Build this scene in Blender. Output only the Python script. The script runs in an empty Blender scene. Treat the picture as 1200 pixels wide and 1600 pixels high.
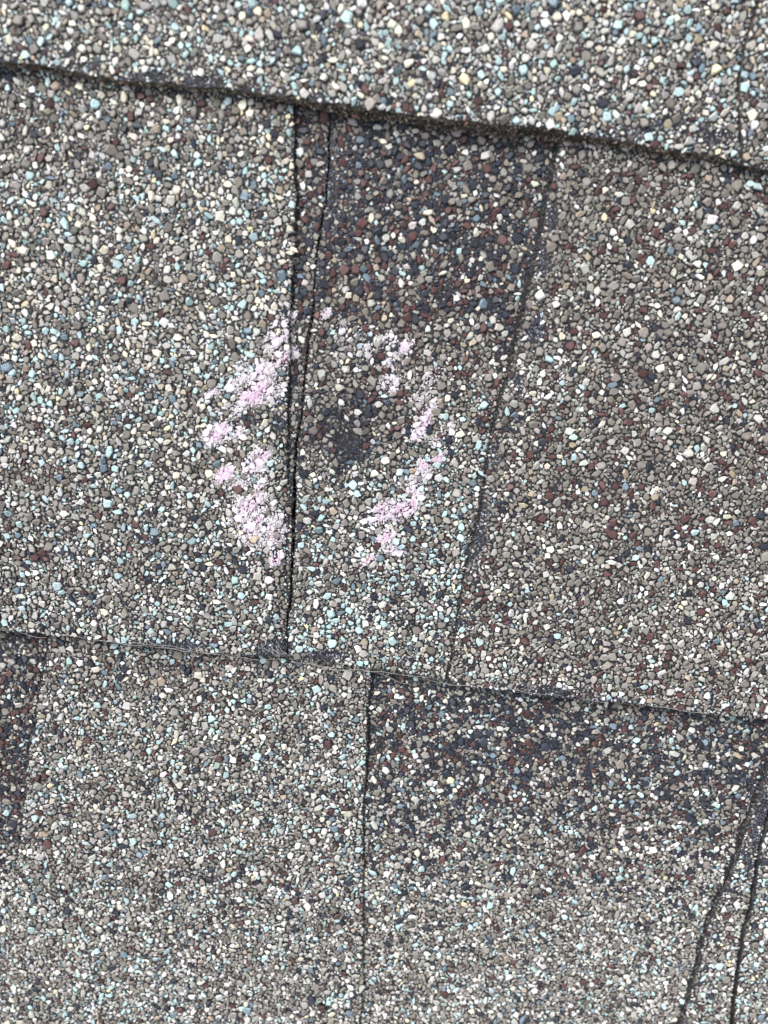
import bpy, bmesh, math, random
import numpy as np
from mathutils import Matrix, Vector, Euler

rng = np.random.default_rng(7)
random.seed(7)
S = bpy.context.scene
COL = S.collection

# ------------------------------------------------------------------ camera, sky, sun, exposure
PITCH = math.radians(20)                     # pitch of the roof
ROOF = Matrix.Translation((0, 0, 3.0)) @ Matrix.Rotation(PITCH, 4, 'X')   # roof plane -> world
FPX, DIST, TILT = 1202.0, 0.192, math.radians(14)
CAM_P = np.array([0.0, DIST * math.sin(TILT), DIST * math.cos(TILT)])
cam = bpy.data.cameras.new('camera')
cam.sensor_fit = 'VERTICAL'; cam.sensor_height = 24.0; cam.lens = 24.0 * FPX / 1600.0
cam.clip_start = 0.005; cam.clip_end = 100.0
cam.dof.use_dof = True; cam.dof.focus_distance = 0.196; cam.dof.aperture_fstop = 6.0
cam_o = bpy.data.objects.new('camera', cam); COL.objects.link(cam_o)
cam_o.matrix_world = ROOF @ Matrix.Translation(Vector(CAM_P)) @ Matrix.Rotation(-TILT, 4, 'X')
S.camera = cam_o

SUN_EL, SUN_AZ = math.radians(54), math.radians(-48)   # azimuth from +Y, negative = towards the left of the picture
world = bpy.data.worlds.new('World'); S.world = world; world.use_nodes = True
wn, wl = world.node_tree.nodes, world.node_tree.links
wn.clear()
sky = wn.new('ShaderNodeTexSky'); sky.sky_type = 'NISHITA'; sky.sun_disc = False
sky.sun_elevation = SUN_EL; sky.sun_rotation = SUN_AZ; sky.dust_density = 4.0; sky.air_density = 1.0
hs = wn.new('ShaderNodeHueSaturation'); hs.inputs['Saturation'].default_value = 0.32   # overcast: a greyed sky
bgn = wn.new('ShaderNodeBackground'); bgn.inputs['Strength'].default_value = 0.15
wo = wn.new('ShaderNodeOutputWorld')
wl.new(sky.outputs[0], hs.inputs['Color']); wl.new(hs.outputs[0], bgn.inputs['Color']); wl.new(bgn.outputs[0], wo.inputs['Surface'])
sun = bpy.data.lights.new('sun', 'SUN'); sun.energy = 1.5; sun.angle = math.radians(18); sun.color = (1.0, 0.975, 0.94)
sun_o = bpy.data.objects.new('sun', sun); COL.objects.link(sun_o)
sd = Vector((math.sin(SUN_AZ) * math.cos(SUN_EL), math.cos(SUN_AZ) * math.cos(SUN_EL), math.sin(SUN_EL)))
sun_o.rotation_euler = sd.to_track_quat('Z', 'Y').to_euler(); sun_o.location = (0, 0, 6)
S.view_settings.view_transform = 'Standard'; S.view_settings.look = 'None'
S.view_settings.gamma = 1.0; S.view_settings.exposure = 0.70; S.view_settings.use_curve_mapping = False

# ------------------------------------------------------------------ photo pixel <-> roof plane
ct, st = math.cos(TILT), math.sin(TILT)
def unproject(px, py, z):
    px = np.asarray(px, float); py = np.asarray(py, float)
    a = (px - 600) / FPX; b = (800 - py) / FPX
    dy = b * ct - st; dz = -b * st - ct
    t = (z - CAM_P[2]) / dz
    return a * t, CAM_P[1] + dy * t
def project(x, y, z):
    vx = x; vy = y - CAM_P[1]; vz = z - CAM_P[2]
    dep = -st * vy - ct * vz
    return 600 + FPX * vx / dep, 800 - FPX * (ct * vy - st * vz) / dep

# ------------------------------------------------------------------ smooth value noise in numpy
_T = rng.random((256, 256))
def vnoise(x, y, s, o=0):
    x = np.asarray(x, float) / s + 37.3 + o * 17.7; y = np.asarray(y, float) / s + 51.9 + o * 31.1
    xi = np.floor(x).astype(int); yi = np.floor(y).astype(int); fx = x - xi; fy = y - yi
    fx = fx * fx * (3 - 2 * fx); fy = fy * fy * (3 - 2 * fy)
    g = lambda i, j: _T[(xi + i) & 255, (yi + j) & 255]
    return (g(0, 0) * (1 - fx) + g(1, 0) * fx) * (1 - fy) + (g(0, 1) * (1 - fx) + g(1, 1) * fx) * fy
def fnoise(x, y, s, o=0):
    return (vnoise(x, y, s, o) + .5 * vnoise(x, y, s / 2.1, o + 3) + .25 * vnoise(x, y, s / 4.3, o + 5)) / 1.75

# ------------------------------------------------------------------ the lines of the roof, laid out on the roof plane
EXPO, H0, TAB = 0.143, 0.0038, 0.0017        # shingle exposure, course thickness, laminated tab thickness
def curve(pts, z, by):
    """polyline in the plane; by 'x' gives y(x), by 'y' gives x(y); runs on straight beyond its ends"""
    px, py = np.array(pts, float).T
    x, y = unproject(px, py, z)
    k, v = (x, y) if by == 'x' else (y, x)
    o = np.argsort(k); k, v = k[o], v[o]
    n = max(1, len(k) // 3)
    sa = (v[n] - v[0]) / (k[n] - k[0]); sb = (v[-1] - v[-1 - n]) / (k[-1] - k[-1 - n])
    if by == 'y': sa = np.clip(sa, -.35, .35); sb = np.clip(sb, -.35, .35)
    k = np.r_[k[0] - .5, k, k[-1] + .5]; v = np.r_[v[0] - .5 * sa, v, v[-1] + .5 * sb]
    return lambda q: np.interp(q, k, v)
edge_top = curve([(-60, 92), (0, 98), (100, 112), (175, 124), (300, 136), (420, 151), (500, 163), (600, 172), (700, 182), (850, 203), (950, 217),
                  (1000, 224), (1100, 239), (1150, 247), (1200, 260), (1260, 272)], H0 + TAB, 'x')
edge_mid = curve([(-60, 983), (0, 990), (67, 997), (133, 1002), (213, 1010), (317, 1018), (393, 1026), (443, 1033), (496, 1043), (572, 1051), (642, 1060),
                  (700, 1067), (800, 1081), (900, 1091), (1000, 1102), (1100, 1114), (1200, 1122), (1260, 1128)], H0 + TAB, 'x')
seam_top = curve([(1166, 270), (1161, 240), (1158, 180), (1160, 120), (1168, 60), (1184, 0)], H0 + TAB, 'y')
seam_mid = curve([(519, 150), (516, 200), (513, 230), (507, 300), (498, 400), (488, 500), (478, 600), (466, 700), (459, 790), (455, 900), (452, 960), (450, 1040)], .0015, 'y')
tabl_mid = curve([(458, 150), (461, 250), (458, 400), (456, 480), (452, 560), (448, 640), (449, 720), (450, 790), (449, 900), (446, 960), (445, 1040)], .0035, 'y')
tabr_mid = curve([(880, 200), (873, 240), (866, 280), (858, 330), (849, 370), (838, 420), (832, 450), (818, 500), (805, 560), (793, 600), (779, 640), (765, 700),
                  (757, 760), (749, 800), (738, 850), (728, 900), (718, 950), (711, 1000), (703, 1070)], .0035, 'y')
tab_bl = curve([(70, 990), (66, 1020), (62, 1050), (55, 1100), (50, 1150), (42, 1200), (35, 1280), (28, 1350), (18, 1450), (4, 1600)], .003, 'y')
tab_br = curve([(580, 1040), (577, 1070), (573, 1100), (570, 1200), (568, 1300), (565, 1400), (566, 1500), (563, 1600)], .003, 'y')
tab_b2 = curve([(1213, 1180), (1200, 1218), (1178, 1270), (1165, 1305), (1152, 1350), (1136, 1387), (1120, 1417), (1104, 1450), (1090, 1512), (1075, 1562), (1064, 1600)], .003, 'y')
seam_b = curve([(1216, 1200), (1199, 1292), (1187, 1350), (1172, 1412), (1162, 1462), (1152, 1525), (1140, 1590)], .003, 'y')

def und(x, y):                                # the roof is never quite flat
    return .0022 * (fnoise(x, y, .07, 1) - .5) + .0004 * (vnoise(x, y, .017, 4) - .5)
jag = lambda q, o=0: .0009 * (fnoise(q, 0 * q, .006, o) - .5) + .0016 * (vnoise(q, 0 * q, .022, o + 9) - .5)
def lower(course, x):
    if course == 0: return edge_top(x) + jag(x, 1)
    if course == 1: return edge_mid(x) + jag(x, 2)
    return edge_mid(x) - .30
def zc(course, x, y):
    """top face of a course's backing: full height at its lower edge, running down under the course above"""
    if course == 0: s = y - edge_top(x)
    elif course == 1: s = y - edge_mid(x)
    else: s = y - (edge_mid(x) - EXPO)
    z = H0 * (1 - s / EXPO)
    if course == 2: z = np.minimum(z, H0)
    lip = np.exp(-np.clip(s, 0, 1) / .006) if course != 2 else 0
    return np.maximum(z, -.0012) + und(x, y) - .0007 * lip
GAP = .00022
INF = 9.0
# name: course, left edge, right edge, raised by, thickness
LAYERS = {
 'top_main':   (0, None, lambda y: seam_top(y) - GAP, TAB, .0050),
 'top_next':   (0, lambda y: seam_top(y) + GAP, None, TAB, .0050),
 'midl_back':  (1, None, lambda y: seam_mid(y) - GAP * (.95 + .9 * np.clip((.03 - y) / .02, 0, 1)), 0, .0036),
 'midl_tab':   (1, None, lambda y: tabl_mid(y), TAB, TAB + .0002),
 'midr_back':  (1, lambda y: seam_mid(y) + GAP * (.95 + .4 * np.clip((.03 - y) / .02, 0, 1)), None, 0, .0036),
 'midr_tab':   (1, lambda y: tabr_mid(y) , None, TAB, TAB + .0002),
 'bot_back':   (2, None, lambda y: seam_b(y) - GAP * 2.4, 0, .0030),
 'bot_tab':    (2, lambda y: tab_bl(y), lambda y: tab_br(y), TAB, TAB + .0002),
 'bot_tab2':   (2, lambda y: tab_b2(y), lambda y: seam_b(y) - GAP * 2.4, TAB, TAB + .0002),
 'botr_tab':   (2, lambda y: seam_b(y) + GAP * 2.4, None, TAB, .0040),
}
NAMES = list(LAYERS)
ejag = lambda q, o: .0010 * (fnoise(q, 0 * q, .004, o) - .5) + .0012 * (vnoise(q, 0 * q, .015, o + 9) - .5)
SIDE = {'top_main': (0, 70), 'top_next': (70, 1), 'midl_back': (2, 72), 'midr_back': (72, 3), 'bot_back': (4, 74), 'bot_tab2': (8, 74), 'botr_tab': (74, 9)}
def edges(n, y):
    c, l, r, up, th = LAYERS[n]; o = NAMES.index(n)
    jl, jr = SIDE.get(n, (o, o + 40))            # both sides of a joint share one torn line
    own = lambda k: .00022 * (vnoise(y, y * 0, .0035, k + 60) - .5)
    return (l(y) + ejag(y, jl) + own(o) if l else y * 0 - .42), (r(y) + ejag(y, jr) + own(o + 7) if r else y * 0 + .42)
def zsurf(n, x, y):
    c, l, r, up, th = LAYERS[n]
    z = zc(c, x, y) + up
    if n == 'midl_tab':                       # pressed down towards the crack in its lower half
        k = np.clip((.028 - y) / .03, 0, 1); z = z - .0012 * k * np.exp(-np.clip(edges(n, y)[1] - x, 0, 1) / .0035)
    if up:
        a, b = edges(n, y)
        d = np.minimum(x - a, b - x)
        z = z - .0006 * np.exp(-np.clip(d, 0, 1) / .0025)      # worn, rounded rim
    return z

# ------------------------------------------------------------------ materials
def newmat(name):
    m = bpy.data.materials.new(name); m.use_nodes = True
    return m, m.node_tree.nodes, m.node_tree.links, m.node_tree.nodes['Principled BSDF']
def grain_mat(name, src):
    m, n, l, b = newmat(name)
    if src == 'attr':
        c = n.new('ShaderNodeAttribute'); c.attribute_name = 'col'; out = c.outputs['Color']
    else:
        c = n.new('ShaderNodeObjectInfo'); out = c.outputs['Color']
    tc = n.new('ShaderNodeTexCoord'); g = n.new('ShaderNodeNewGeometry')
    no = n.new('ShaderNodeTexNoise'); no.inputs['Scale'].default_value = 2600; no.inputs['Detail'].default_value = 3
    l.new(g.outputs['Position'], no.inputs['Vector'])
    mr = n.new('ShaderNodeMapRange'); mr.inputs['From Min'].default_value = .3; mr.inputs['From Max'].default_value = .7
    mr.inputs['To Min'].default_value = .72; mr.inputs['To Max'].default_value = 1.25
    l.new(no.outputs['Fac'], mr.inputs['Value'])
    mx = n.new('ShaderNodeVectorMath'); mx.operation = 'SCALE'
    l.new(out, mx.inputs[0]); l.new(mr.outputs[0], mx.inputs['Scale'])
    l.new(mx.outputs[0], b.inputs['Base Color'])
    b.inputs['Roughness'].default_value = .55; b.inputs['Specular IOR Level'].default_value = .45
    bp = n.new('ShaderNodeBump'); bp.inputs['Strength'].default_value = .5; bp.inputs['Distance'].default_value = .0001
    l.new(no.outputs['Fac'], bp.inputs['Height']); l.new(bp.outputs[0], b.inputs['Normal'])
    return m
M_GRAIN = grain_mat('ceramic_granules', 'attr')
M_STONE = grain_mat('single_granule', 'obj')
M_EDGE, n, l, b = newmat('torn_asphalt_edge')
g = n.new('ShaderNodeNewGeometry')
no = n.new('ShaderNodeTexNoise'); no.inputs['Scale'].default_value = 700; no.inputs['Detail'].default_value = 6
no2 = n.new('ShaderNodeTexNoise'); no2.inputs['Scale'].default_value = 60; no2.inputs['Detail'].default_value = 3
l.new(g.outputs['Position'], no.inputs['Vector']); l.new(g.outputs['Position'], no2.inputs['Vector'])
cr = n.new('ShaderNodeValToRGB'); e = cr.color_ramp.elements
e[0].position = .38; e[0].color = (.012, .011, .012, 1); e[1].position = .72; e[1].color = (.33, .27, .20, 1)
x = cr.color_ramp.elements.new(.55); x.color = (.12, .10, .08, 1)
l.new(no.outputs['Fac'], cr.inputs['Fac'])
mxc = n.new('ShaderNodeMix'); mxc.data_type = 'RGBA'; mxc.blend_type = 'MIX'
mr = n.new('ShaderNodeMapRange'); mr.inputs['From Min'].default_value = .52; mr.inputs['From Max'].default_value = .7; mr.inputs['To Max'].default_value = .6
l.new(no2.outputs['Fac'], mr.inputs['Value']); l.new(mr.outputs[0], mxc.inputs['Factor'])
l.new(cr.outputs[0], mxc.inputs['A']); mxc.inputs['B'].default_value = (.09, .085, .03, 1)
l.new(mxc.outputs['Result'], b.inputs['Base Color']); b.inputs['Roughness'].default_value = .8
bp = n.new('ShaderNodeBump'); bp.inputs['Strength'].default_value = .8; bp.inputs['Distance'].default_value = .0004
l.new(no.outputs['Fac'], bp.inputs['Height']); l.new(bp.outputs[0], b.inputs['Normal'])
# asphalt face: black bitumen with fine grit inside the granulated zone, an all-over granule pattern beyond it
DX, DY0, DY1 = .124, -.165, .125
M_ASPH, n, l, b = newmat('asphalt_face')
tc = n.new('ShaderNodeTexCoord')
vo = n.new('ShaderNodeTexVoronoi'); vo.inputs['Scale'].default_value = 3300
l.new(tc.outputs['Object'], vo.inputs['Vector'])
bw = n.new('ShaderNodeRGBToBW'); l.new(vo.outputs['Color'], bw.inputs[0])
cr = n.new('ShaderNodeValToRGB'); e = cr.color_ramp.elements
e[0].position = .5; e[0].color = (.005, .005, .007, 1); e[1].position = .9; e[1].color = (.10, .10, .11, 1)
x = cr.color_ramp.elements.new(.68); x.color = (.014, .0145, .019, 1)
l.new(bw.outputs[0], cr.inputs['Fac'])
vo2 = n.new('ShaderNodeTexVoronoi'); vo2.inputs['Scale'].default_value = 850
l.new(tc.outputs['Object'], vo2.inputs['Vector'])
bw2 = n.new('ShaderNodeRGBToBW'); l.new(vo2.outputs['Color'], bw2.inputs[0])
cr2 = n.new('ShaderNodeValToRGB'); cr2.color_ramp.interpolation = 'CONSTANT'
for p, c in ((0.0, (.04, .045, .06)), (.22, (.10, .05, .05)), (.3, (.19, .175, .15)), (.55, (.30, .28, .25)), (.68, (.62, .60, .55)), (.8, (.38, .48, .48))):
    if p == 0: q = cr2.color_ramp.elements[0]; cr2.color_ramp.elements.remove(cr2.color_ramp.elements[1])
    else: q = cr2.color_ramp.elements.new(p)
    q.position = p; q.color = (*c, 1)
l.new(bw2.outputs[0], cr2.inputs['Fac'])
sp = n.new('ShaderNodeSeparateXYZ'); l.new(tc.outputs['Object'], sp.inputs[0])
def mth(op, a, bb):
    q = n.new('ShaderNodeMath'); q.operation = op
    for i, v in enumerate((a, bb)):
        if v is None: continue
        if isinstance(v, (int, float)): q.inputs[i].default_value = v
        else: l.new(v, q.inputs[i])
    return q.outputs[0]
inside = mth('MULTIPLY', mth('LESS_THAN', mth('ABSOLUTE', sp.outputs['X'], None), DX),
             mth('MULTIPLY', mth('GREATER_THAN', sp.outputs['Y'], DY0), mth('LESS_THAN', sp.outputs['Y'], DY1)))
mxc = n.new('ShaderNodeMix'); mxc.data_type = 'RGBA'
l.new(inside, mxc.inputs['Factor']); l.new(cr2.outputs[0], mxc.inputs['A']); l.new(cr.outputs[0], mxc.inputs['B'])
l.new(mxc.outputs['Result'], b.inputs['Base Color']); b.inputs['Roughness'].default_value = .6
bp = n.new('ShaderNodeBump'); bp.inputs['Strength'].default_value = .6; bp.inputs['Distance'].default_value = .0002; bp.invert = True
l.new(vo.outputs['Distance'], bp.inputs['Height']); l.new(bp.outputs[0], b.inputs['Normal'])
M_CORE, n, l, b = newmat('black_asphalt_core')
g = n.new('ShaderNodeNewGeometry'); no = n.new('ShaderNodeTexNoise'); no.inputs['Scale'].default_value = 1400; no.inputs['Detail'].default_value = 5
l.new(g.outputs['Position'], no.inputs['Vector'])
cr = n.new('ShaderNodeValToRGB'); e = cr.color_ramp.elements
e[0].position = .4; e[0].color = (.006, .006, .008, 1); e[1].position = .75; e[1].color = (.11, .108, .11, 1)
l.new(no.outputs['Fac'], cr.inputs['Fac']); l.new(cr.outputs[0], b.inputs['Base Color']); b.inputs['Roughness'].default_value = .7
bp = n.new('ShaderNodeBump'); bp.inputs['Strength'].default_value = .8; bp.inputs['Distance'].default_value = .0003
l.new(no.outputs['Fac'], bp.inputs['Height']); l.new(bp.outputs[0], b.inputs['Normal'])
M_CHALK, n, l, b = newmat('chalk_dust')
c = n.new('ShaderNodeAttribute'); c.attribute_name = 'col'
l.new(c.outputs['Color'], b.inputs['Base Color']); b.inputs['Roughness'].default_value = .95; b.inputs['Specular IOR Level'].default_value = .1
M_FIBRE, n, l, b = newmat('glass_fibre')
b.inputs['Base Color'].default_value = (.42, .41, .39, 1); b.inputs['Roughness'].default_value = .5
M_DECK, n, l, b = newmat('felt_underlay')
no = n.new('ShaderNodeTexNoise'); no.inputs['Scale'].default_value = 300
cr = n.new('ShaderNodeValToRGB'); cr.color_ramp.elements[0].color = (.008, .008, .009, 1); cr.color_ramp.elements[1].color = (.03, .03, .032, 1)
l.new(no.outputs['Fac'], cr.inputs['Fac']); l.new(cr.outputs[0], b.inputs['Base Color']); b.inputs['Roughness'].default_value = .9

# ------------------------------------------------------------------ mesh helpers
def mesh_np(name, V, F, mats, cols=None, mi=None, smooth=False):
    me = bpy.data.meshes.new(name)
    V = np.ascontiguousarray(V, np.float32); F = np.ascontiguousarray(F, np.int32)
    k = F.shape[1]
    me.vertices.add(len(V)); me.vertices.foreach_set('co', V.ravel())
    me.loops.add(F.size); me.loops.foreach_set('vertex_index', F.ravel())
    me.polygons.add(len(F)); me.polygons.foreach_set('loop_start', np.arange(0, F.size, k, dtype=np.int32))
    me.polygons.foreach_set('loop_total', np.full(len(F), k, np.int32))
    if mi is not None: me.polygons.foreach_set('material_index', np.ascontiguousarray(mi, np.int32))
    me.polygons.foreach_set('use_smooth', np.full(len(F), smooth))
    for m in mats: me.materials.append(m)
    me.update(calc_edges=True)
    if cols is not None:
        a = me.color_attributes.new('col', 'FLOAT_COLOR', 'POINT')
        a.data.foreach_set('color', np.ascontiguousarray(np.c_[cols, np.ones(len(cols))], np.float32).ravel())
    return me
def link(name, me, parent=None, loc=None):
    o = bpy.data.objects.new(name, me); COL.objects.link(o)
    if parent is not None: o.parent = parent
    if loc is not None: o.location = loc
    return o
def thing(name, label, cat, loc, group=None):
    o = bpy.data.objects.new(name, None); COL.objects.link(o); o.empty_display_size = .02
    o.matrix_world = ROOF @ Matrix.Translation(loc)
    o['label'] = label; o['category'] = cat
    if group: o['group'] = group
    o['_l'] = list(loc)
    return o
def part(name, me, root):                     # meshes are written in roof coordinates
    return link(name, me, root, loc=[-v for v in root['_l']])

# ------------------------------------------------------------------ the deck under the shingles
V = np.array([(x, y, z) for z in (-.022, -.0045) for x, y in ((-.5, -.45), (.5, -.45), (.5, .4), (-.5, .4))])
F = np.array([(3, 2, 1, 0), (4, 5, 6, 7), (0, 1, 5, 4), (1, 2, 6, 5), (2, 3, 7, 6), (3, 0, 4, 7)])
deck = link('roof_deck', mesh_np('roof_deck', V, F, [M_DECK])); deck.matrix_world = ROOF; deck['kind'] = 'structure'

# ------------------------------------------------------------------ shingle layers (grid top, torn side walls)
def layer_mesh(n):
    c, l, r, up, th = LAYERS[n]; o = NAMES.index(n)
    ymid = np.array([0.0]) if c == 1 else np.array([.1]) if c == 0 else np.array([-.1])
    if l is None: u0 = -.42
    else: u0 = 0
    # u: columns as offsets from the left to the right edge, fine where the camera looks
    fine = np.arange(-.125, .1251, .0007)
    if l is None and r is None: us = None
    ylo_all = lower(c, fine)
    top_len = {0: .2, 1: EXPO + .02, 2: .3 + .02}[c]
    vs = np.linspace(0, 1, int(top_len / .0022)) ** 1.0
    a, b_ = edges(n, np.array([float(np.mean(ylo_all)) + top_len / 2]))
    a, b_ = float(a[0]), float(b_[0])
    cols = [x for x in fine if a + .0006 < x < b_ - .0006]
    xs = np.array(sorted(set([a, b_] + cols + [x for x in np.arange(-.40, .41, .02) if a + .001 < x < b_ - .001 and abs(x) > .126])))
    U = (xs - a) / (b_ - a)
    X = np.tile(xs[None], (len(vs), 1)); Y = None
    for _ in range(4):
        lo = lower(c, X)
        Y = lo + vs[:, None] * top_len
        ea, eb = edges(n, Y)
        X = ea + (eb - ea) * U[None]
    Z = zsurf(n, X, Y)
    nr, nc = X.shape
    V = [np.stack([X, Y, Z], -1).reshape(-1, 3)]
    idx = np.arange(nr * nc).reshape(nr, nc)
    F = [np.stack([idx[:-1, :-1], idx[:-1, 1:], idx[1:, 1:], idx[1:, :-1]], -1).reshape(-1, 4)]
    mi = [np.zeros(len(F[0]), int)]
    # boundary loop, counter-clockwise, walls in rows with layered noise
    loop = np.r_[idx[0, :], idx[1:, -1], idx[-1, -2::-1], idx[-2:0:-1, 0]]
    P = V[0][loop]
    T = np.roll(P, -1, 0) - np.roll(P, 1, 0); N = np.stack([T[:, 1], -T[:, 0], 0 * T[:, 0]], -1)
    N /= np.linalg.norm(N, axis=1)[:, None] + 1e-12
    prev = loop; base = nr * nc
    R = 7 if th > .003 else 4
    along = np.r_[0, np.cumsum(np.linalg.norm(np.diff(P, axis=0), axis=1))]
    for k in range(1, R + 1):
        t = k / R
        off = .0009 * (fnoise(along, along * 0 + t * th * 3, .0022, 11 + o) - .5) + .0005 * (vnoise(along * 0 + k, along * .2, .01, 5) - .5)
        if c == 1: off = off - .0011 * t ** .6          # undercut, so the lip throws a dark line
        if c == 0:                            # the lower laminate sticks out below the upper one
            fl = (N[:, 1] < -.5) * (.0013 * (.25 + 1.1 * fnoise(P[:, 0], P[:, 0] * 0, .009, 66)) * np.clip((P[:, 0] + .018) / .012, 0, 1) * np.clip((.075 - P[:, 0]) / .03, 0, 1) - .0002)
            off = off + fl * (.35 * t + .65 * (t > .45))
        Q = P + N * off[:, None]; Q[:, 2] -= t * th
        V.append(Q); cur = base + np.arange(len(loop)); base += len(loop)
        F.append(np.stack([prev, np.roll(prev, -1), np.roll(cur, -1), cur], -1)[:, ::-1]); mi.append(np.ones(len(loop), int))
        prev = cur
    return mesh_np(n, np.concatenate(V), np.concatenate(F), [M_ASPH, M_EDGE if c == 0 else M_CORE], mi=np.concatenate(mi), smooth=False)

G = 'asphalt shingles laid in courses'
def base_at(px, py): x, y = unproject(px, py, 0); return (float(x), float(y), -.004)
R_top = thing('roof_shingle', 'pale upper course roof shingle whose worn curled lower edge runs across the top', 'shingle', base_at(500, 60), G)
R_topn = thing('roof_shingle', 'sliver of upper course roof shingle past the dark joint at the top right', 'shingle', base_at(1185, 130), G)
R_ml = thing('roof_shingle', 'middle course roof shingle left of the long crack, under the left pink chalk dabs', 'shingle', base_at(230, 560), G)
R_mr = thing('roof_shingle', 'middle course shingle right of the long crack with dark sunken panel and grey brown tab', 'shingle', base_at(820, 640), G)
R_b = thing('roof_shingle', 'lower course shingle with a pale tab beside a broad sunken panel of dark navy granules', 'shingle', base_at(560, 1330), G)
R_br = thing('roof_shingle', 'sliver of lower course shingle past the black slanting joint at the bottom right', 'shingle', base_at(1180, 1500), G)
ROOT = {'top_main': R_top, 'top_next': R_topn, 'midl_back': R_ml, 'midl_tab': R_ml, 'midr_back': R_mr, 'midr_tab': R_mr,
        'bot_back': R_b, 'bot_tab': R_b, 'bot_tab2': R_b, 'botr_tab': R_br}
PNAME = {n: ('laminated_tab' if 'tab' in n and n != 'botr_tab' else 'backing_sheet' if 'back' in n else 'shingle_body') for n in NAMES}
PLAB = {'midl_tab': 'raised pale tab', 'midl_back': 'narrow sunken strip beside the crack', 'midr_back': 'sunken panel, dark at the top and pale aqua below',
        'midr_tab': 'raised grey brown tab with worn left rim', 'bot_back': 'sunken panels of dark granules', 'bot_tab': 'raised pale grey tab', 'bot_tab2': 'narrow raised tab with bare grey rim'}
LOBJ = {}
for nme in NAMES:
    LOBJ[nme] = part(PNAME[nme], layer_mesh(nme), ROOT[nme])
    if nme in PLAB: LOBJ[nme]['label'] = PLAB[nme]

# ------------------------------------------------------------------ which layer lies on top, over a fine raster of the roof
RES = .0001
gx = np.arange(-DX, DX, RES); gy = np.arange(DY0, DY1, RES)
nx, ny = len(gx), len(gy)
def which(x, y):
    r = np.full(np.broadcast(x, y).shape, NAMES.index('bot_back'))
    def put(cond, n): r[cond] = NAMES.index(n)
    E = {n: edges(n, y) for n in NAMES}
    IN = lambda n: (x > E[n][0]) & (x < E[n][1])
    put(np.broadcast_to((x > E['bot_back'][1]), r.shape), 'bot_back'); r[(x > E['bot_back'][1]) & (x < E['botr_tab'][0])] = -1
    put(IN('botr_tab'), 'botr_tab'); put(IN('bot_tab'), 'bot_tab'); put(IN('bot_tab2'), 'bot_tab2')
    m = y > lower(1, x)
    r[m] = -1
    put(m & IN('midl_back'), 'midl_back'); put(m & IN('midr_back'), 'midr_back')
    put(m & IN('midl_tab'), 'midl_tab'); put(m & IN('midr_tab'), 'midr_tab')
    t = y > lower(0, x)
    r[t] = -1
    put(t & IN('top_main'), 'top_main'); put(t & IN('top_next'), 'top_next')
    return r
lab = np.zeros((ny, nx), np.int8)
for j in range(0, ny, 200):
    lab[j:j + 200] = which(gx[None, :], gy[j:j + 200, None])

# bare places, in photo pixels (x, y, radius x, radius y, strength)
BARE = [(546, 692, 26, 22, 1.25), (545, 688, 60, 50, .40), (540, 628, 20, 16, .5), (505, 690, 26, 60, .38), (850, 1080, 95, 16, .75), (510, 1026, 34, 11, 1.1), (425, 1012, 34, 16, 1.2), (260, 1006, 62, 9, .95), (850, 1078, 72, 14, .85), (960, 1092, 40, 8, .6),
        (830, 395, 11, 45, .55), (836, 520, 15, 26, 1.1), (862, 345, 11, 26, 1.0), (850, 410, 11, 30, 1.0), (748, 830, 12, 40, .9), (738, 885, 10, 40, .8), (776, 705, 11, 40, .7), (808, 600, 10, 30, .6), (725, 960, 9, 40, .6),
        (40, 86, 80, 14, .62), (130, 108, 50, 8, .8), (230, 124, 60, 9, .9), (320, 132, 40, 8, .95), (290, 112, 60, 7, .45), (410, 145, 50, 9, .85), (490, 158, 40, 8, .8), (620, 168, 60, 6, .4),
        (1000, 212, 90, 12, .7), (1110, 215, 50, 22, .7), (1060, 190, 60, 18, .4), (518, 330, 14, 60, .85), (516, 250, 12, 50, .8), (540, 300, 30, 70, .5), (480, 380, 14, 120, .4),
        (395, 655, 30, 20, .35), (440, 640, 22, 36, .75), (452, 720, 8, 100, .5), (620, 855, 26, 12, .35), (560, 645, 16, 10, .4),
        (1192, 1265, 14, 30, 1.2), (1182, 1310, 13, 34, 1.0), (1168, 1350, 11, 34, .8), (1148, 1400, 12, 40, .6), (1120, 1460, 12, 40, .4),
        (640, 1060, 60, 7, .5), (20, 1012, 30, 12, .5), (1100, 1110, 40, 6, .4), (566, 60, 5, 70, .55), (660, 1200, 12, 12, .3)]
def bare(px, py):
    v = 0 * px
    for x, y, rx, ry, s in BARE:
        v = np.maximum(v, s * np.exp(-(((px - x) / rx) ** 2 + ((py - y) / ry) ** 2) ** 1.3 * .8))
    return v

# ------------------------------------------------------------------ pack the granules
occ = (lab < 0)
# grains keep clear of the foot of each raised tab by a ragged hair
def foot(back, tab, side, wmax, fade=None):
    A = lab == NAMES.index(back); T = lab == NAMES.index(tab)
    wv = wmax * np.clip(.25 + 1.1 * fnoise(gy, gy * 0, .008, 50 + wmax), 0, 1)
    if fade: wv = wv * np.clip((gy - fade[1]) / (fade[0] - fade[1]), fade[2], 1)
    for k in range(1, wmax + 1):
        sh = np.zeros_like(T)
        if side > 0: sh[:, k:] = T[:, :-k]
        else: sh[:, :-k] = T[:, k:]
        occ[sh & A & (wv >= k)[:, None]] = True
foot('midr_back', 'midr_tab', -1, 11, (.04, .0, .45)); foot('midl_back', 'midl_tab', 1, 3); foot('bot_back', 'bot_tab', -1, 9, (-.06, -.16, .4)); foot('bot_back', 'bot_tab', 1, 7, (-.06, -.12, .25)); foot('bot_back', 'bot_tab2', -1, 10)
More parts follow.
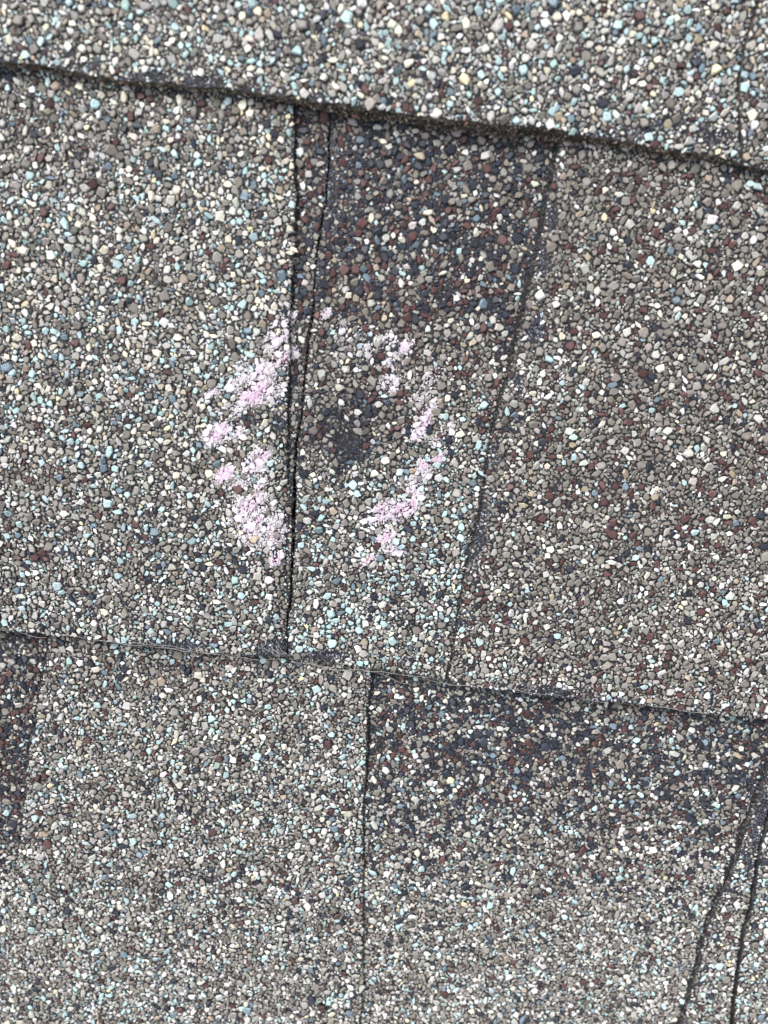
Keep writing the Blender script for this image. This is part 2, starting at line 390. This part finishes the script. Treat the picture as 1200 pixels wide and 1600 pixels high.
for c_, wm in ((1, 7), (0, 3)):                # and of the foot of each course's lower edge
    lo_ = lower(c_, gx); wd = wm * RES * np.clip(-.2 + 1.9 * fnoise(gx, gx * 0, .014, 60 + c_), 0, 1)
    for i_ in range(nx):
        a_, b_ = np.searchsorted(gy, (lo_[i_] - wd[i_], lo_[i_]))
        occ[a_:b_, i_] = True
PXX, PYY = project(gx[None, ::4], gy[::4, None], .003)
bmap = bare(PXX, PYY)
bmap = bmap + .95 * (fnoise(gx[None, ::4], gy[::4, None], .0035, 8) - .5) * np.clip(bmap * 4 - .4, 0, 1)
visible = (PXX > -45) & (PXX < 1245) & (PYY > -45) & (PYY < 1645)
NSH = 44
shapes = []
for k in range(NSH):                          # crushed stone: uneven polygon, broken sides, nearly flat top
    tiny = k >= 32
    nv = random.choice((4, 5)) if tiny else random.choice((5, 5, 6, 6, 7))
    asp = random.choice((.5, .62, .78, .92)); hgt = random.uniform(.26, .46)
    tx, ty = random.uniform(-.22, .22), random.uniform(-.22, .22)
    a0 = random.uniform(0, 6.28); ang = [a0 + 2 * math.pi * (i + random.uniform(-.3, .3)) / nv for i in range(nv)]
    rad_ = [random.uniform(.80, 1.34) for _ in ang]
    ox, oy = random.uniform(-.12, .12), random.uniform(-.12, .12)
    bm = bmesh.new()
    for q_, (a_, r_) in enumerate(zip(ang, rad_)):
        cx_, cy_ = r_ * math.cos(a_), r_ * math.sin(a_)
        bm.verts.new((cx_, cy_ * asp, random.uniform(-.25, .12) * hgt))
        f_ = random.uniform(.62, .9)
        bm.verts.new((cx_ * f_ + ox, (cy_ * f_ + oy) * asp, hgt * (.8 + tx * cx_ + ty * cy_ + random.uniform(-.07, .07))))
    bm.verts.new((0, 0, -.8 * hgt))
    bmesh.ops.convex_hull(bm, input=bm.verts)
    loose = [v for v in bm.verts if not v.link_faces]
    bmesh.ops.delete(bm, geom=loose, context='VERTS')
    bmesh.ops.triangulate(bm, faces=bm.faces[:]); bm.normal_update()
    bm.verts.index_update()
    v = np.array([q.co[:] for q in bm.verts]); f = np.array([[w.index for w in q.verts] for q in bm.faces])
    shapes.append((v, f, asp, hgt)); bm.free()
_mask = {}
def stamp(ri, ai, ti):
    key = (ri, ai, ti)
    if key not in _mask:
        r = RADII[ri] / RES; asp = ASP[ai]; th = ti * math.pi / 12
        h = int(math.ceil(r * 1.05 + .35)) + 1
        yy, xx = np.mgrid[-h:h + 1, -h:h + 1]
        u = xx * math.cos(th) + yy * math.sin(th); w = -xx * math.sin(th) + yy * math.cos(th)
        mk = (u / (r + .55)) ** 2 + (w / (r * asp + .55)) ** 2 <= 1.0
        _mask[key] = (mk, h, mk.sum())
    return _mask[key]
RADII = [.00122, .00106, .00092, .00080, .00069, .00058, .00048, .00039, .00031, .00024, .00016]
DENS  = [.013, .045, .11, .20, .34, .52, .85, 1.4, 2.0, 1.8, 4.5]     # tries per mm2
OVER  = [.06, .07, .08, .09, .10, .12, .13, .15, .18, .22, .3]
ASP = [.5, .62, .78, .92]
area = nx * ny * RES * RES * 1e6
GR = []                                        # x, y, radius idx, aspect idx, theta
for ri, (r, dn, ov) in enumerate(zip(RADII, DENS, OVER)):
    free = np.flatnonzero(~occ.ravel())
    N = int(area * dn)
    pick = free[rng.integers(0, len(free), N)]
    py_, px_ = np.divmod(pick, nx)
    ok = visible[np.minimum(py_ // 4, visible.shape[0] - 1), np.minimum(px_ // 4, visible.shape[1] - 1)]
    bv = bmap[np.minimum(py_ // 4, bmap.shape[0] - 1), np.minimum(px_ // 4, bmap.shape[1] - 1)]
    lim = 2.0 if ri >= 9 else .80 if ri >= 6 else .5
    ok &= (bv < lim) & (rng.random(N) > np.clip(bv, 0, 1) * (.75 if ri < 8 else .2))
    if ri == 10: ok &= bv > .22                # dust-fine grit only where the bitumen lies bare
    if ri <= 3:                                # coarser stones up the roof, finer ones down it
        ok &= rng.random(N) < np.clip(1.15 - (PYY[py_ // 4 - (py_ // 4 >= PYY.shape[0]), np.minimum(px_ // 4, PYY.shape[1] - 1)] - 300) / 1500, .35, 1)
    ai_ = rng.integers(0, 4, N); ti_ = rng.integers(0, 12, N)
    for q in np.flatnonzero(ok):
        cy, cx = py_[q], px_[q]
        mk, h, tot = stamp(ri, ai_[q], ti_[q])
        if cy < h or cx < h or cy + h >= ny or cx + h >= nx: continue
        sl = occ[cy - h:cy + h + 1, cx - h:cx + h + 1]
        if occ[cy, cx]: continue
        if np.count_nonzero(sl & mk) > ov * tot: continue
        sl |= mk
        GR.append((gx[cx], gy[cy], ri, ai_[q], ti_[q]))
GR = np.array(GR)
gxp, gyp = GR[:, 0], GR[:, 1]; gri = GR[:, 2].astype(int); gai = GR[:, 3].astype(int); gth = GR[:, 4] * math.pi / 12 + rng.uniform(-.12, .12, len(GR))
NG = len(GR)
jx = np.clip(((gxp + DX) / RES).round().astype(int), 0, nx - 1); jy = np.clip(((gyp - DY0) / RES).round().astype(int), 0, ny - 1)
glab = lab[jy, jx].astype(int)
gz = np.zeros(NG)
for i, nme in enumerate(NAMES):
    m = glab == i
    if m.any(): gz[m] = zsurf(nme, gxp[m], gyp[m])
grad = np.array(RADII)[gri] * rng.uniform(.94, 1.12, NG)
gpx, gpy = project(gxp, gyp, gz)

# ------------------------------------------------------------------ granule colours (what the stones are made of)
KIN = ['taupe', 'grey', 'pale', 'white', 'cream', 'aqua', 'blue', 'navy', 'maroon', 'tan', 'yellow']
PAL = np.array([(.205, .187, .164), (.295, .282, .258), (.47, .46, .425), (.70, .70, .68), (.71, .66, .54), (.43, .57, .575), (.155, .21, .25), (.030, .035, .052),
                (.095, .046, .044), (.36, .30, .23), (.74, .66, .44)])
MIX = {  #                 taupe grey pale white cream aqua blue navy maroon tan yellow
 'tl':   np.array([25, 14, 23, 15, 17, 10, 5.5, 1.2, 3, 6, 2.4]),
 'right': np.array([40, 22, 16, 9, 2.5, 1.6, 1.5, 3, 11, 3.5, .3]),
 'dark': np.array([24, 7, 7, 4, 3, 1.2, 6, 25, 17, 4, .3]),
 'aqua': np.array([24, 16, 18, 13, 6, 19, 5, 4, 2.5, 2, 1]),
 'bl':   np.array([24, 25, 23, 16, 2.5, 7.5, 4, 4, 3.5, 2, .5]),
 'bdark': np.array([24, 14, 8, 6, 1.5, 3, 7, 27, 11, 1, .2]),
 'top':  np.array([19, 16, 22, 17, 10, 9, 4.5, 2.5, 4, 4, 1.4]),
}
def step(v, a, b_): t = np.clip((v - a) / (b_ - a), 0, 1); return t * t * (3 - 2 * t)
W = np.zeros((NG, len(KIN)))
def blend(A, B, t): return A[None] * (1 - t[:, None]) + B[None] * t[:, None]
wob = 60 * (fnoise(gxp, gyp, .02, 21) - .5)
for i, nme in enumerate(NAMES):
    m = glab == i
    X, Y = gpx[m], gpy[m] + wob[m]
    if nme.startswith('top'): w = blend(MIX['tl'], MIX['top'], step(X, 150, 500))
    elif nme == 'midl_tab': w = blend(MIX['tl'], MIX['bl'], step(Y, 450, 850)); w[:, [0, 7, 8]] *= (1 + 1.4 * (1 - step(Y, 130 + X * .1, 300 + X * .1)))[:, None]
    elif nme == 'midl_back': w = blend(MIX['dark'], MIX['right'], step(Y, 450, 700))
    elif nme == 'midr_back':
        w = blend(MIX['dark'], MIX['right'], .75 * step(Y - (X - 650) * .15, 440, 590)); t = step(Y + (X - 600) * .25, 620, 790); w = w * (1 - t[:, None]) + MIX['aqua'][None] * t[:, None]
    elif nme == 'midr_tab': w = blend(MIX['right'], MIX['bl'], .35 * step(Y, 800, 1050)); w[:, [0, 7]] *= (1 + .6 * (1 - step(Y, 230, 360)))[:, None]
    elif nme == 'bot_back':
        w = np.where((X < 300)[:, None], blend(MIX['dark'], MIX['bl'], step(Y, 1270, 1430)), blend(MIX['bdark'], MIX['bl'], step(Y + (600 - X) * .10, 1160, 1440)))
    elif nme == 'bot_tab': w = blend(MIX['bl'], MIX['bl'], X * 0); w[:, [0, 8]] *= (1 + .8 * (1 - step(Y, 1030, 1110)))[:, None]
    elif nme == 'bot_tab2': w = blend(MIX['bl'], MIX['bl'], X * 0)
    else: w = blend(MIX['aqua'], MIX['aqua'], X * 0)
    W[m] = w
for k, o in ((5, 31), (7, 33), (8, 35), (0, 37)):                 # kinds come in loose clusters
    W[:, k] *= (1.35 if k == 5 else 1) * (.45 + 1.25 * fnoise(gxp, gyp, .012, o) ** 1.3 * 1.6)
hb = np.exp(-(((gpx - 545) / 52) ** 2 + ((gpy - 680) / 46) ** 2))   # round the bruise the pale stones have been knocked off
W[:, [7, 6]] *= (1 + 4 * hb)[:, None]; W[:, [2, 3, 4, 5]] *= (1 - .75 * hb)[:, None]
small = gri >= 5
W[np.ix_(small, [3])] *= .85; W[np.ix_(small, [2])] *= 1.3; W[np.ix_(small, [4, 5, 6, 9, 10])] *= .6
W[np.ix_(gri <= 2, [3])] *= .45
CW = np.cumsum(W, 1); CW /= CW[:, -1:]
kind = (rng.random(NG)[:, None] > CW).sum(1).clip(0, len(KIN) - 1)
gcol = PAL[kind] * np.exp(rng.normal(0, .12, (NG, 1))) * (1 + rng.normal(0, .022, (NG, 3)))
bpx = bare(gpx, gpy)
fin = (gri == 10) | ((bpx > .3) & (gri >= 8))
gcol[fin] = np.array([(.075, .078, .098)]) * np.exp(rng.normal(0, 1.05, (fin.sum(), 1)))
nb = fin & (hb > .5); gcol[nb] *= np.array([(.18, .22, .32)])
gcol *= 1 - .5 * (hb * (rng.random(NG) < .8))[:, None]     # bitumen smeared over the stones that were struck
gcol = np.clip(gcol, .006, .8)

# ------------------------------------------------------------------ placing: every granule gets a shape, a turn and a tilt
ashape = {a: [i for i in range(32) if abs(shapes[i][2] - ASP[a]) < .02] or [0] for a in range(4)}
gsh = np.array([random.choice(ashape[a]) if r < 7 else random.randrange(32, NSH) for a, r in zip(gai, gri)])
tilt = rng.normal(0, .2, (NG, 2)); lift = rng.uniform(.05, .38, NG)
hscale = rng.uniform(.85, 1.2, NG)
def rots(idx, extra=0):
    th = gth[idx]; a, b_ = tilt[idx].T
    c, s = np.cos(th), np.sin(th); z0 = 0 * th; o1 = z0 + 1
    Rz = np.array([[c, -s, z0], [s, c, z0], [z0, z0, o1]]).transpose(2, 0, 1)
    ca, sa = np.cos(a), np.sin(a); Rx = np.array([[o1, z0, z0], [z0, ca, -sa], [z0, sa, ca]]).transpose(2, 0, 1)
    cb, sb = np.cos(b_), np.sin(b_); Ry = np.array([[cb, z0, sb], [z0, o1, z0], [-sb, z0, cb]]).transpose(2, 0, 1)
    return Rx @ Ry @ Rz
def centres(idx):
    return np.stack([gxp[idx], gyp[idx], gz[idx] + grad[idx] * lift[idx]], -1)
def grain_arrays(idx, grow=1.0, dz=0.0, cols=None):
    Vs, Fs, Cs = [], [], []; base = 0
    for k in np.unique(gsh[idx]):
        ii = idx[gsh[idx] == k]; v, f, _, _ = shapes[k]
        sc = grad[ii][:, None, None] * grow
        vv = v[None] * sc * np.stack([np.ones(len(ii)), np.ones(len(ii)), hscale[ii]], -1)[:, None, :]
        P = np.einsum('nij,nvj->nvi', rots(ii), vv) + centres(ii)[:, None, :]
        P[..., 2] += dz
        Vs.append(P.reshape(-1, 3)); Fs.append((f[None] + base + (np.arange(len(ii)) * len(v))[:, None, None]).reshape(-1, 3))
        cc = gcol if cols is None else cols
        Cs.append(np.repeat(cc[ii], len(v), 0)); base += len(ii) * len(v)
    return np.concatenate(Vs), np.concatenate(Fs), np.concatenate(Cs)

# the stones that show largest on each shingle are objects of their own
shown = (gpx > 4) & (gpx < 1196) & (gpy > 4) & (gpy < 1596)
dep = -st * (gyp - CAM_P[1]) - ct * (gz - CAM_P[2])
size_px = FPX * grad * np.sqrt(np.array(ASP)[gai]) / dep
single = np.zeros(NG, bool)
for root in (R_top, R_topn, R_ml, R_mr, R_b, R_br):
    m = np.isin(glab, [i for i, n_ in enumerate(NAMES) if ROOT[n_] is root]) & shown & (gri <= 3)
    ii = np.flatnonzero(m); ii = ii[np.argsort(-size_px[ii])][:290]
    single[ii] = True
lib = [mesh_np('granule', v, f, [M_STONE]) for v, f, _, _ in shapes]
for ii in np.flatnonzero(single):
    o = bpy.data.objects.new('granule', lib[gsh[ii]]); COL.objects.link(o)
    o.parent = LOBJ[NAMES[glab[ii]]]
    Rm = Matrix(rots(np.array([ii]))[0].tolist()).to_4x4()
    r = float(grad[ii])
    o.matrix_basis = Matrix.Translation(centres(np.array([ii]))[0].tolist()) @ Rm @ Matrix.Diagonal((r, r, r * float(hscale[ii]), 1))
    o.color = (*gcol[ii].tolist(), 1)
for i, nme in enumerate(NAMES):
    ii = np.flatnonzero((glab == i) & ~single)
    if not len(ii): continue
    V, F, C = grain_arrays(ii)
    me = mesh_np('granule_coat', V, F, [M_GRAIN], cols=C)
    o = link('granule_coat', me, LOBJ[nme]); o['kind'] = 'stuff'

# grit on the torn edges
def edge_grit(course, x0, x1, n_, top_n, brown):
    xs = rng.uniform(x0, x1, n_); t = rng.random(n_) ** .8
    fl = (.0013 * (.25 + 1.1 * fnoise(xs, xs * 0, .009, 66)) * np.clip((xs + .018) / .012, 0, 1) * np.clip((.075 - xs) / .03, 0, 1) - .0002) * (.35 * t + .65 * (t > .45)) if course == 0 else 0
    ys = lower(course, xs) - rng.uniform(-.0003, .0005, n_) - fl
    zt = zc(course, xs, ys) + TAB
    zs = zt - .0003 - t * .0038
    r = rng.uniform(.00014, .00048, n_) * (1 + .5 * (rng.random(n_) > .9) + .9 * (rng.random(n_) > .97))
    base = np.array(brown)[rng.integers(0, len(brown), n_)] * np.exp(rng.normal(0, .35, (n_, 1)))
    v, f, _, _ = shapes[40]
    rot = [Euler(rng.uniform(0, 6.28, 3)).to_matrix() for _ in range(24)]
    rot = np.array([[list(q) for q in m_] for m_ in rot])[rng.integers(0, 24, n_)]
    P = np.einsum('nij,nvj->nvi', rot, v[None] * r[:, None, None]) + np.stack([xs, ys, zs], -1)[:, None]
    F = (f[None] + (np.arange(n_) * len(v))[:, None, None]).reshape(-1, 3)
    me = mesh_np('edge_grit', P.reshape(-1, 3), F, [M_GRAIN], cols=np.repeat(np.clip(base, .006, .7), len(v), 0))
    o = link('edge_grit', me, LOBJ[top_n]); o['kind'] = 'stuff'
BR = [(.15, .125, .10), (.26, .22, .17), (.07, .065, .062), (.44, .39, .31), (.32, .28, .22), (.02, .02, .022), (.11, .105, .065), (.16, .08, .055), (.03, .03, .034)]
GY = [(.05, .05, .05), (.12, .115, .105), (.03, .03, .034), (.28, .26, .23), (.02, .02, .022)]
xt = float(seam_top(.09)); xm = float(seam_mid(-.04))
edge_grit(0, -.10, xt, 8200, 'top_main', BR); edge_grit(0, xt, .11, 300, 'top_next', BR)
edge_grit(1, -.12, xm, 1500, 'midl_tab', GY); edge_grit(1, xm, .12, 2600, 'midr_tab', GY)

def side_grit(tab, right, y0, y1, n_, spread):
    ys = rng.uniform(y0, y1, n_); e_ = edges(tab, ys)[1 if right else 0]; t = rng.random(n_)
    sg = 1 if right else -1
    xs = e_ + sg * np.abs(rng.normal(.0000, spread, n_)) * (.4 + t) - sg * .0001
    c_, th_ = LAYERS[tab][0], TAB
    zs = zc(c_, xs, ys) + (TAB * (1 - t) - .0002 if 'tab' in tab else .0001 - .0012 * t)
    r = rng.uniform(.00016, .00055, n_)
    cl = PAL[rng.choice([0, 0, 0, 1, 7, 7, 8, 2], n_)] * np.exp(rng.normal(-1.0, .5, (n_, 1)))
    Vs, Fs, Cs, bs = [], [], [], 0
    for k in (33, 36, 40, 43):
        m = rng.integers(0, 4, n_) == 0; q = np.flatnonzero(m)
        v, f, _, _ = shapes[k]
        R_ = np.array([[list(w) for w in Euler(rng.uniform(0, 6.28, 3)).to_matrix()] for _ in range(24)])[rng.integers(0, 24, len(q))]
        P = np.einsum('nij,nvj->nvi', R_, v[None] * r[q][:, None, None]) + np.stack([xs, ys, zs], -1)[q][:, None]
        Vs.append(P.reshape(-1, 3)); Fs.append((f[None] + bs + (np.arange(len(q)) * len(v))[:, None, None]).reshape(-1, 3)); Cs.append(np.repeat(cl[q], len(v), 0)); bs += len(q) * len(v)
    o = link('edge_grit', mesh_np('edge_grit', np.concatenate(Vs), np.concatenate(Fs), [M_GRAIN], cols=np.clip(np.concatenate(Cs), .006, .6)), LOBJ[tab]); o['kind'] = 'stuff'
side_grit('midr_tab', False, -.045, .095, 520, .0003)
side_grit('midl_tab', True, .0, .10, 350, .0002)
side_grit('midl_back', True, -.045, .10, 900, .00045)
side_grit('bot_tab', True, -.16, -.045, 420, .00025)
side_grit('bot_tab', False, -.16, -.04, 350, .0003)
side_grit('bot_tab2', False, -.16, -.06, 700, .0004)

# ------------------------------------------------------------------ hail bruise: a shallow crater of bare bitumen
bx, by = unproject(547, 692, .0022); bx, by = float(bx), float(by)
V = [(bx, by, float(zc(1, bx, by)) + .00002)]; F = []
NRr, NA = 7, 36
for i in range(1, NRr + 1):
    for a in range(NA):
        an = 2 * math.pi * a / NA; rr = i / NRr * .0027 * (1 + .35 * (vnoise(np.array([math.cos(an) * 2]), np.array([math.sin(an) * 2]), .9, 3)[0] - .5))
        x, y = bx + rr * 1.15 * math.cos(an), by + rr * math.sin(an)
        z = float(zc(1, x, y)) + .00035 * math.sin(math.pi * (i / NRr)) * random.uniform(.1, .5) + (-.0003 if i == NRr else 0)
        V.append((x, y, z))
tri = []
for a in range(NA): tri.append((0, 1 + a, 1 + (a + 1) % NA))
for i in range(NRr - 1):
    for a in range(NA):
        p, q = 1 + i * NA + a, 1 + i * NA + (a + 1) % NA
        tri += [(p, p + NA, q + NA), (p, q + NA, q)]
o = link('hail_bruise', mesh_np('hail_bruise', np.array(V), np.array(tri), [M_ASPH]), LOBJ['midr_back']); o['label'] = 'dark bruise bared of granules inside the chalk ring'

# ------------------------------------------------------------------ pink chalk ring caught on the tops of the stones
CH_L = [(450, 497, 12, .5), (432, 535, 22, .7), (436, 560, 20, .85), (415, 580, 24, .75), (402, 612, 24, .85), (378, 600, 22, .55), (334, 614, 10, .8), (345, 640, 14, .35), (345, 677, 18, .95),
        (325, 677, 10, .8), (370, 676, 12, .6), (405, 712, 17, .8), (395, 735, 18, .55), (352, 742, 14, .95), (362, 755, 12, .6), (402, 760, 16, .6), (392, 790, 24, .85), (415, 785, 18, .6), (376, 800, 18, .5),
        (400, 822, 24, .75), (425, 818, 18, .7), (430, 840, 16, .7), (432, 872, 9, .95), (430, 880, 8, .7), (405, 845, 18, .35), (380, 570, 22, .4), (372, 640, 18, .32), (430, 610, 16, .4), (378, 760, 22, .45), (365, 820, 20, .35), (430, 500, 20, .3)]
CH_R = [(508, 490, 9, .6), (530, 512, 16, .34), (560, 520, 20, .32), (575, 545, 22, .3), (600, 530, 22, .3), (634, 540, 10, .8), (618, 560, 20, .4), (610, 595, 16, .6), (614, 608, 9, .6), (640, 585, 20, .28), (672, 590, 16, .42),
        (655, 620, 22, .38), (662, 662, 15, .8), (655, 680, 12, .7), (700, 667, 13, .6), (672, 640, 14, .5), (685, 718, 9, .95), (662, 730, 16, .7), (655, 750, 18, .6), (648, 772, 18, .75), (640, 790, 14, .95),
        (622, 800, 18, .9), (600, 800, 18, .85), (590, 812, 14, .6), (604, 838, 13, .95), (610, 852, 12, .7), (575, 876, 12, .8), (562, 868, 10, .5), (616, 868, 12, .5), (680, 690, 14, .4)]
def chalk(px, py, L):
    v = 0 * px
    for x, y, r, s in L:                      # each dab is a short slanting stroke
        u = ((px - x) * .8 - (py - y) * .6) / (r * 1.35); w = ((px - x) * .6 + (py - y) * .8) / (r * .8)
        v = np.maximum(v, s * np.exp(-(u * u + w * w) ** 1.2 * .8))
    return v
cx0, cy0 = unproject(515, 690, .003)
R_ch = thing('chalk_ring', 'broken ring of pink and white chalk rubbed on the shingles around the dark hail bruise', 'chalk mark', (float(cx0), float(cy0), .003))
streak = vnoise(gpx * .8 - gpy * .6, (gpx * .6 + gpy * .8) * 4, 34, 41)
for L, lb in ((CH_L, 'left arc of chalk dabs'), (CH_R, 'right arc, pinkest at the bottom')):
    cm = chalk(gpx, gpy, L) * (.62 + .75 * streak)
    pr = np.clip(cm * 1.6 - .17, 0, 1) * (.35 + .7 * (vnoise(gpx * .8 - gpy * .6, (gpx * .6 + gpy * .8) * 3, 13, 44) > .38))
    ii = np.flatnonzero((rng.random(NG) < pr) & (cm > .1) & np.isin(glab, [NAMES.index(n_) for n_ in ('midl_tab', 'midl_back', 'midr_back', 'midr_tab')]))
    cc = np.zeros((NG, 3)); st_ = np.clip((cm - .5) * 1.6, 0, 1)[:, None]
    cc[:] = np.array((.76, .72, .755))[None] * (1 - st_) + np.array((.78, .60, .73))[None] * st_
    cc *= np.exp(rng.normal(0, .06, (NG, 1)))
    al = np.clip(.46 + cm * .75 + rng.normal(0, .14, NG), .25, .97)[:, None]; cc = gcol * (1 - al) + cc * al     # thin film: the stone shows through
    V, F, C = grain_arrays(ii, grow=1.05, dz=.00009, cols=cc)
    # crumbs of chalk packed into the gaps
    kx = [c_[0] for c_ in L]; n_ = 160000
    qx = rng.uniform(min(kx) - 30, max(kx) + 30, n_); qy = rng.uniform(480, 900, n_)
    cv = chalk(qx, qy, L) * (.6 + .8 * vnoise(qx * .8 - qy * .6, (qx * .6 + qy * .8) * 4, 34, 41))
    kk = rng.random(n_) < np.clip(cv * 1.8 - .38, 0, 1) * (.22 + .65 * (vnoise(qx * .8 - qy * .6, (qx * .6 + qy * .8) * 3, 13, 44) > .38)) * np.clip(fnoise(qx, qy, 8, 47) * 4 - 1.2, .1, 1); qx, qy, cv = qx[kk], qy[kk], cv[kk]
    wx, wy = unproject(qx, qy, .0035)
    wl_ = which(wx, wy); z = np.full(len(wx), -1.0)
    for i, nme in enumerate(NAMES):
        m = wl_ == i
        if m.any(): z[m] = zsurf(nme, wx[m], wy[m])
    m = z > -.5; wx, wy, z, cv = wx[m], wy[m], z[m], cv[m]
    r = rng.uniform(.00005, .00019, len(wx)) * (1 + .5 * (rng.random(len(wx)) > .93)); v, f, _, _ = shapes[41]
    P = v[None] * r[:, None, None] + np.stack([wx, wy, z + rng.uniform(.0001, .0006, len(wx))], -1)[:, None]
    F2 = (f[None] + len(V) + (np.arange(len(wx)) * len(v))[:, None, None]).reshape(-1, 3)
    s2 = np.clip((cv - .4) * 2.2, 0, 1)[:, None]
    C2 = np.array((.76, .72, .755))[None] * (1 - s2) + np.array((.78, .60, .73))[None] * s2
    me = mesh_np('chalk_smear', np.r_[V, P.reshape(-1, 3)], np.r_[F, F2], [M_CHALK], cols=np.r_[C, np.repeat(C2, len(v), 0)])
    o = part('chalk_smear', me, R_ch); o['kind'] = 'stuff'; o['label'] = lb

# ------------------------------------------------------------------ glass fibres frayed out of the torn edges
def fibre(pts, rad, parent):
    pts = np.array(pts); n_ = len(pts)
    T = np.gradient(pts, axis=0); T /= np.linalg.norm(T, axis=1)[:, None] + 1e-12
    A = np.cross(T, [0, 0, 1.0]); A /= np.linalg.norm(A, axis=1)[:, None] + 1e-12; B = np.cross(T, A)
    V, F = [], []
    for i in range(n_):
        r = rad * (.35 + .65 * math.sin(math.pi * (i + .3) / (n_ - .4)))
        for k in range(4): V.append(pts[i] + r * (A[i] * math.cos(k * math.pi / 2) + B[i] * math.sin(k * math.pi / 2)))
    for i in range(n_ - 1):
        for k in range(4): F.append((i * 4 + k, i * 4 + (k + 1) % 4, i * 4 + 4 + (k + 1) % 4, i * 4 + 4 + k))
    link('fibre', mesh_np('fibre', np.array(V), np.array(F), [M_FIBRE]), parent)
def strand(p0, p1, sag, rad, parent, h=.0008, nseg=12):
    pts = []
    ph = random.uniform(0, 6)
    for i in range(nseg + 1):
        t = i / nseg
        px = p0[0] + (p1[0] - p0[0]) * t; py = p0[1] + (p1[1] - p0[1]) * t + sag * math.sin(math.pi * t) + 1.3 * math.sin(ph + t * 9)
        x, y = unproject(px, py, .0055)
        z = float(zc(1, float(x), float(y))) + TAB + h * (.5 + .5 * math.sin(math.pi * t))
        if float(y) < float(lower(1, float(x))): z = max(z - .0016, .0042)
        pts.append((float(x), float(y), z))
    fibre(pts, rad, parent)
tl, tr = LOBJ['midl_tab'], LOBJ['midr_tab']
for p0, p1, s in (((205, 1006), (300, 1018), -3), ((215, 1012), (345, 1026), -5), ((300, 1019), (385, 1030), 3), ((140, 998), (225, 1010), 2), ((60, 990), (150, 1003), -3), ((330, 1022), (440, 1034), 4),
                  ((0, 985), (70, 1000), 2), ((240, 1016), (262, 1034), 2), ((250, 1012), (360, 1020), 5)):
    strand(p0, p1, s, random.uniform(.00003, .00006), tl)
for k in range(16):                            # frayed tuft at the corner by the crack
    a = random.uniform(0, 1)
    strand((396 + 36 * a + random.uniform(-6, 6), 994 + 20 * random.random()), (412 + 36 * a + random.uniform(-16, 16), 1020 + 11 * random.random()), random.uniform(-3, 3), random.uniform(.000025, .00005), tl, h=.0010, nseg=8)
for p0, p1, s in (((500, 1046), (600, 1050), 3), ((560, 1052), (680, 1064), -4), ((640, 1060), (760, 1076), 3), ((760, 1076), (880, 1090), -2), ((585, 1050), (640, 1072), 4), ((900, 1092), (1010, 1104), 2),
                  ((455, 1036), (530, 1046), 2), ((990, 1102), (1110, 1116), -2), ((930, 1096), (945, 1112), 2)):
    strand(p0, p1, s, random.uniform(.00003, .00006), tr)

for o in list(S.objects):
    if '_l' in o: del o['_l']
print('granules', NG, 'single', int(single.sum()), 'tris', sum(len(m.polygons) for m in bpy.data.meshes))
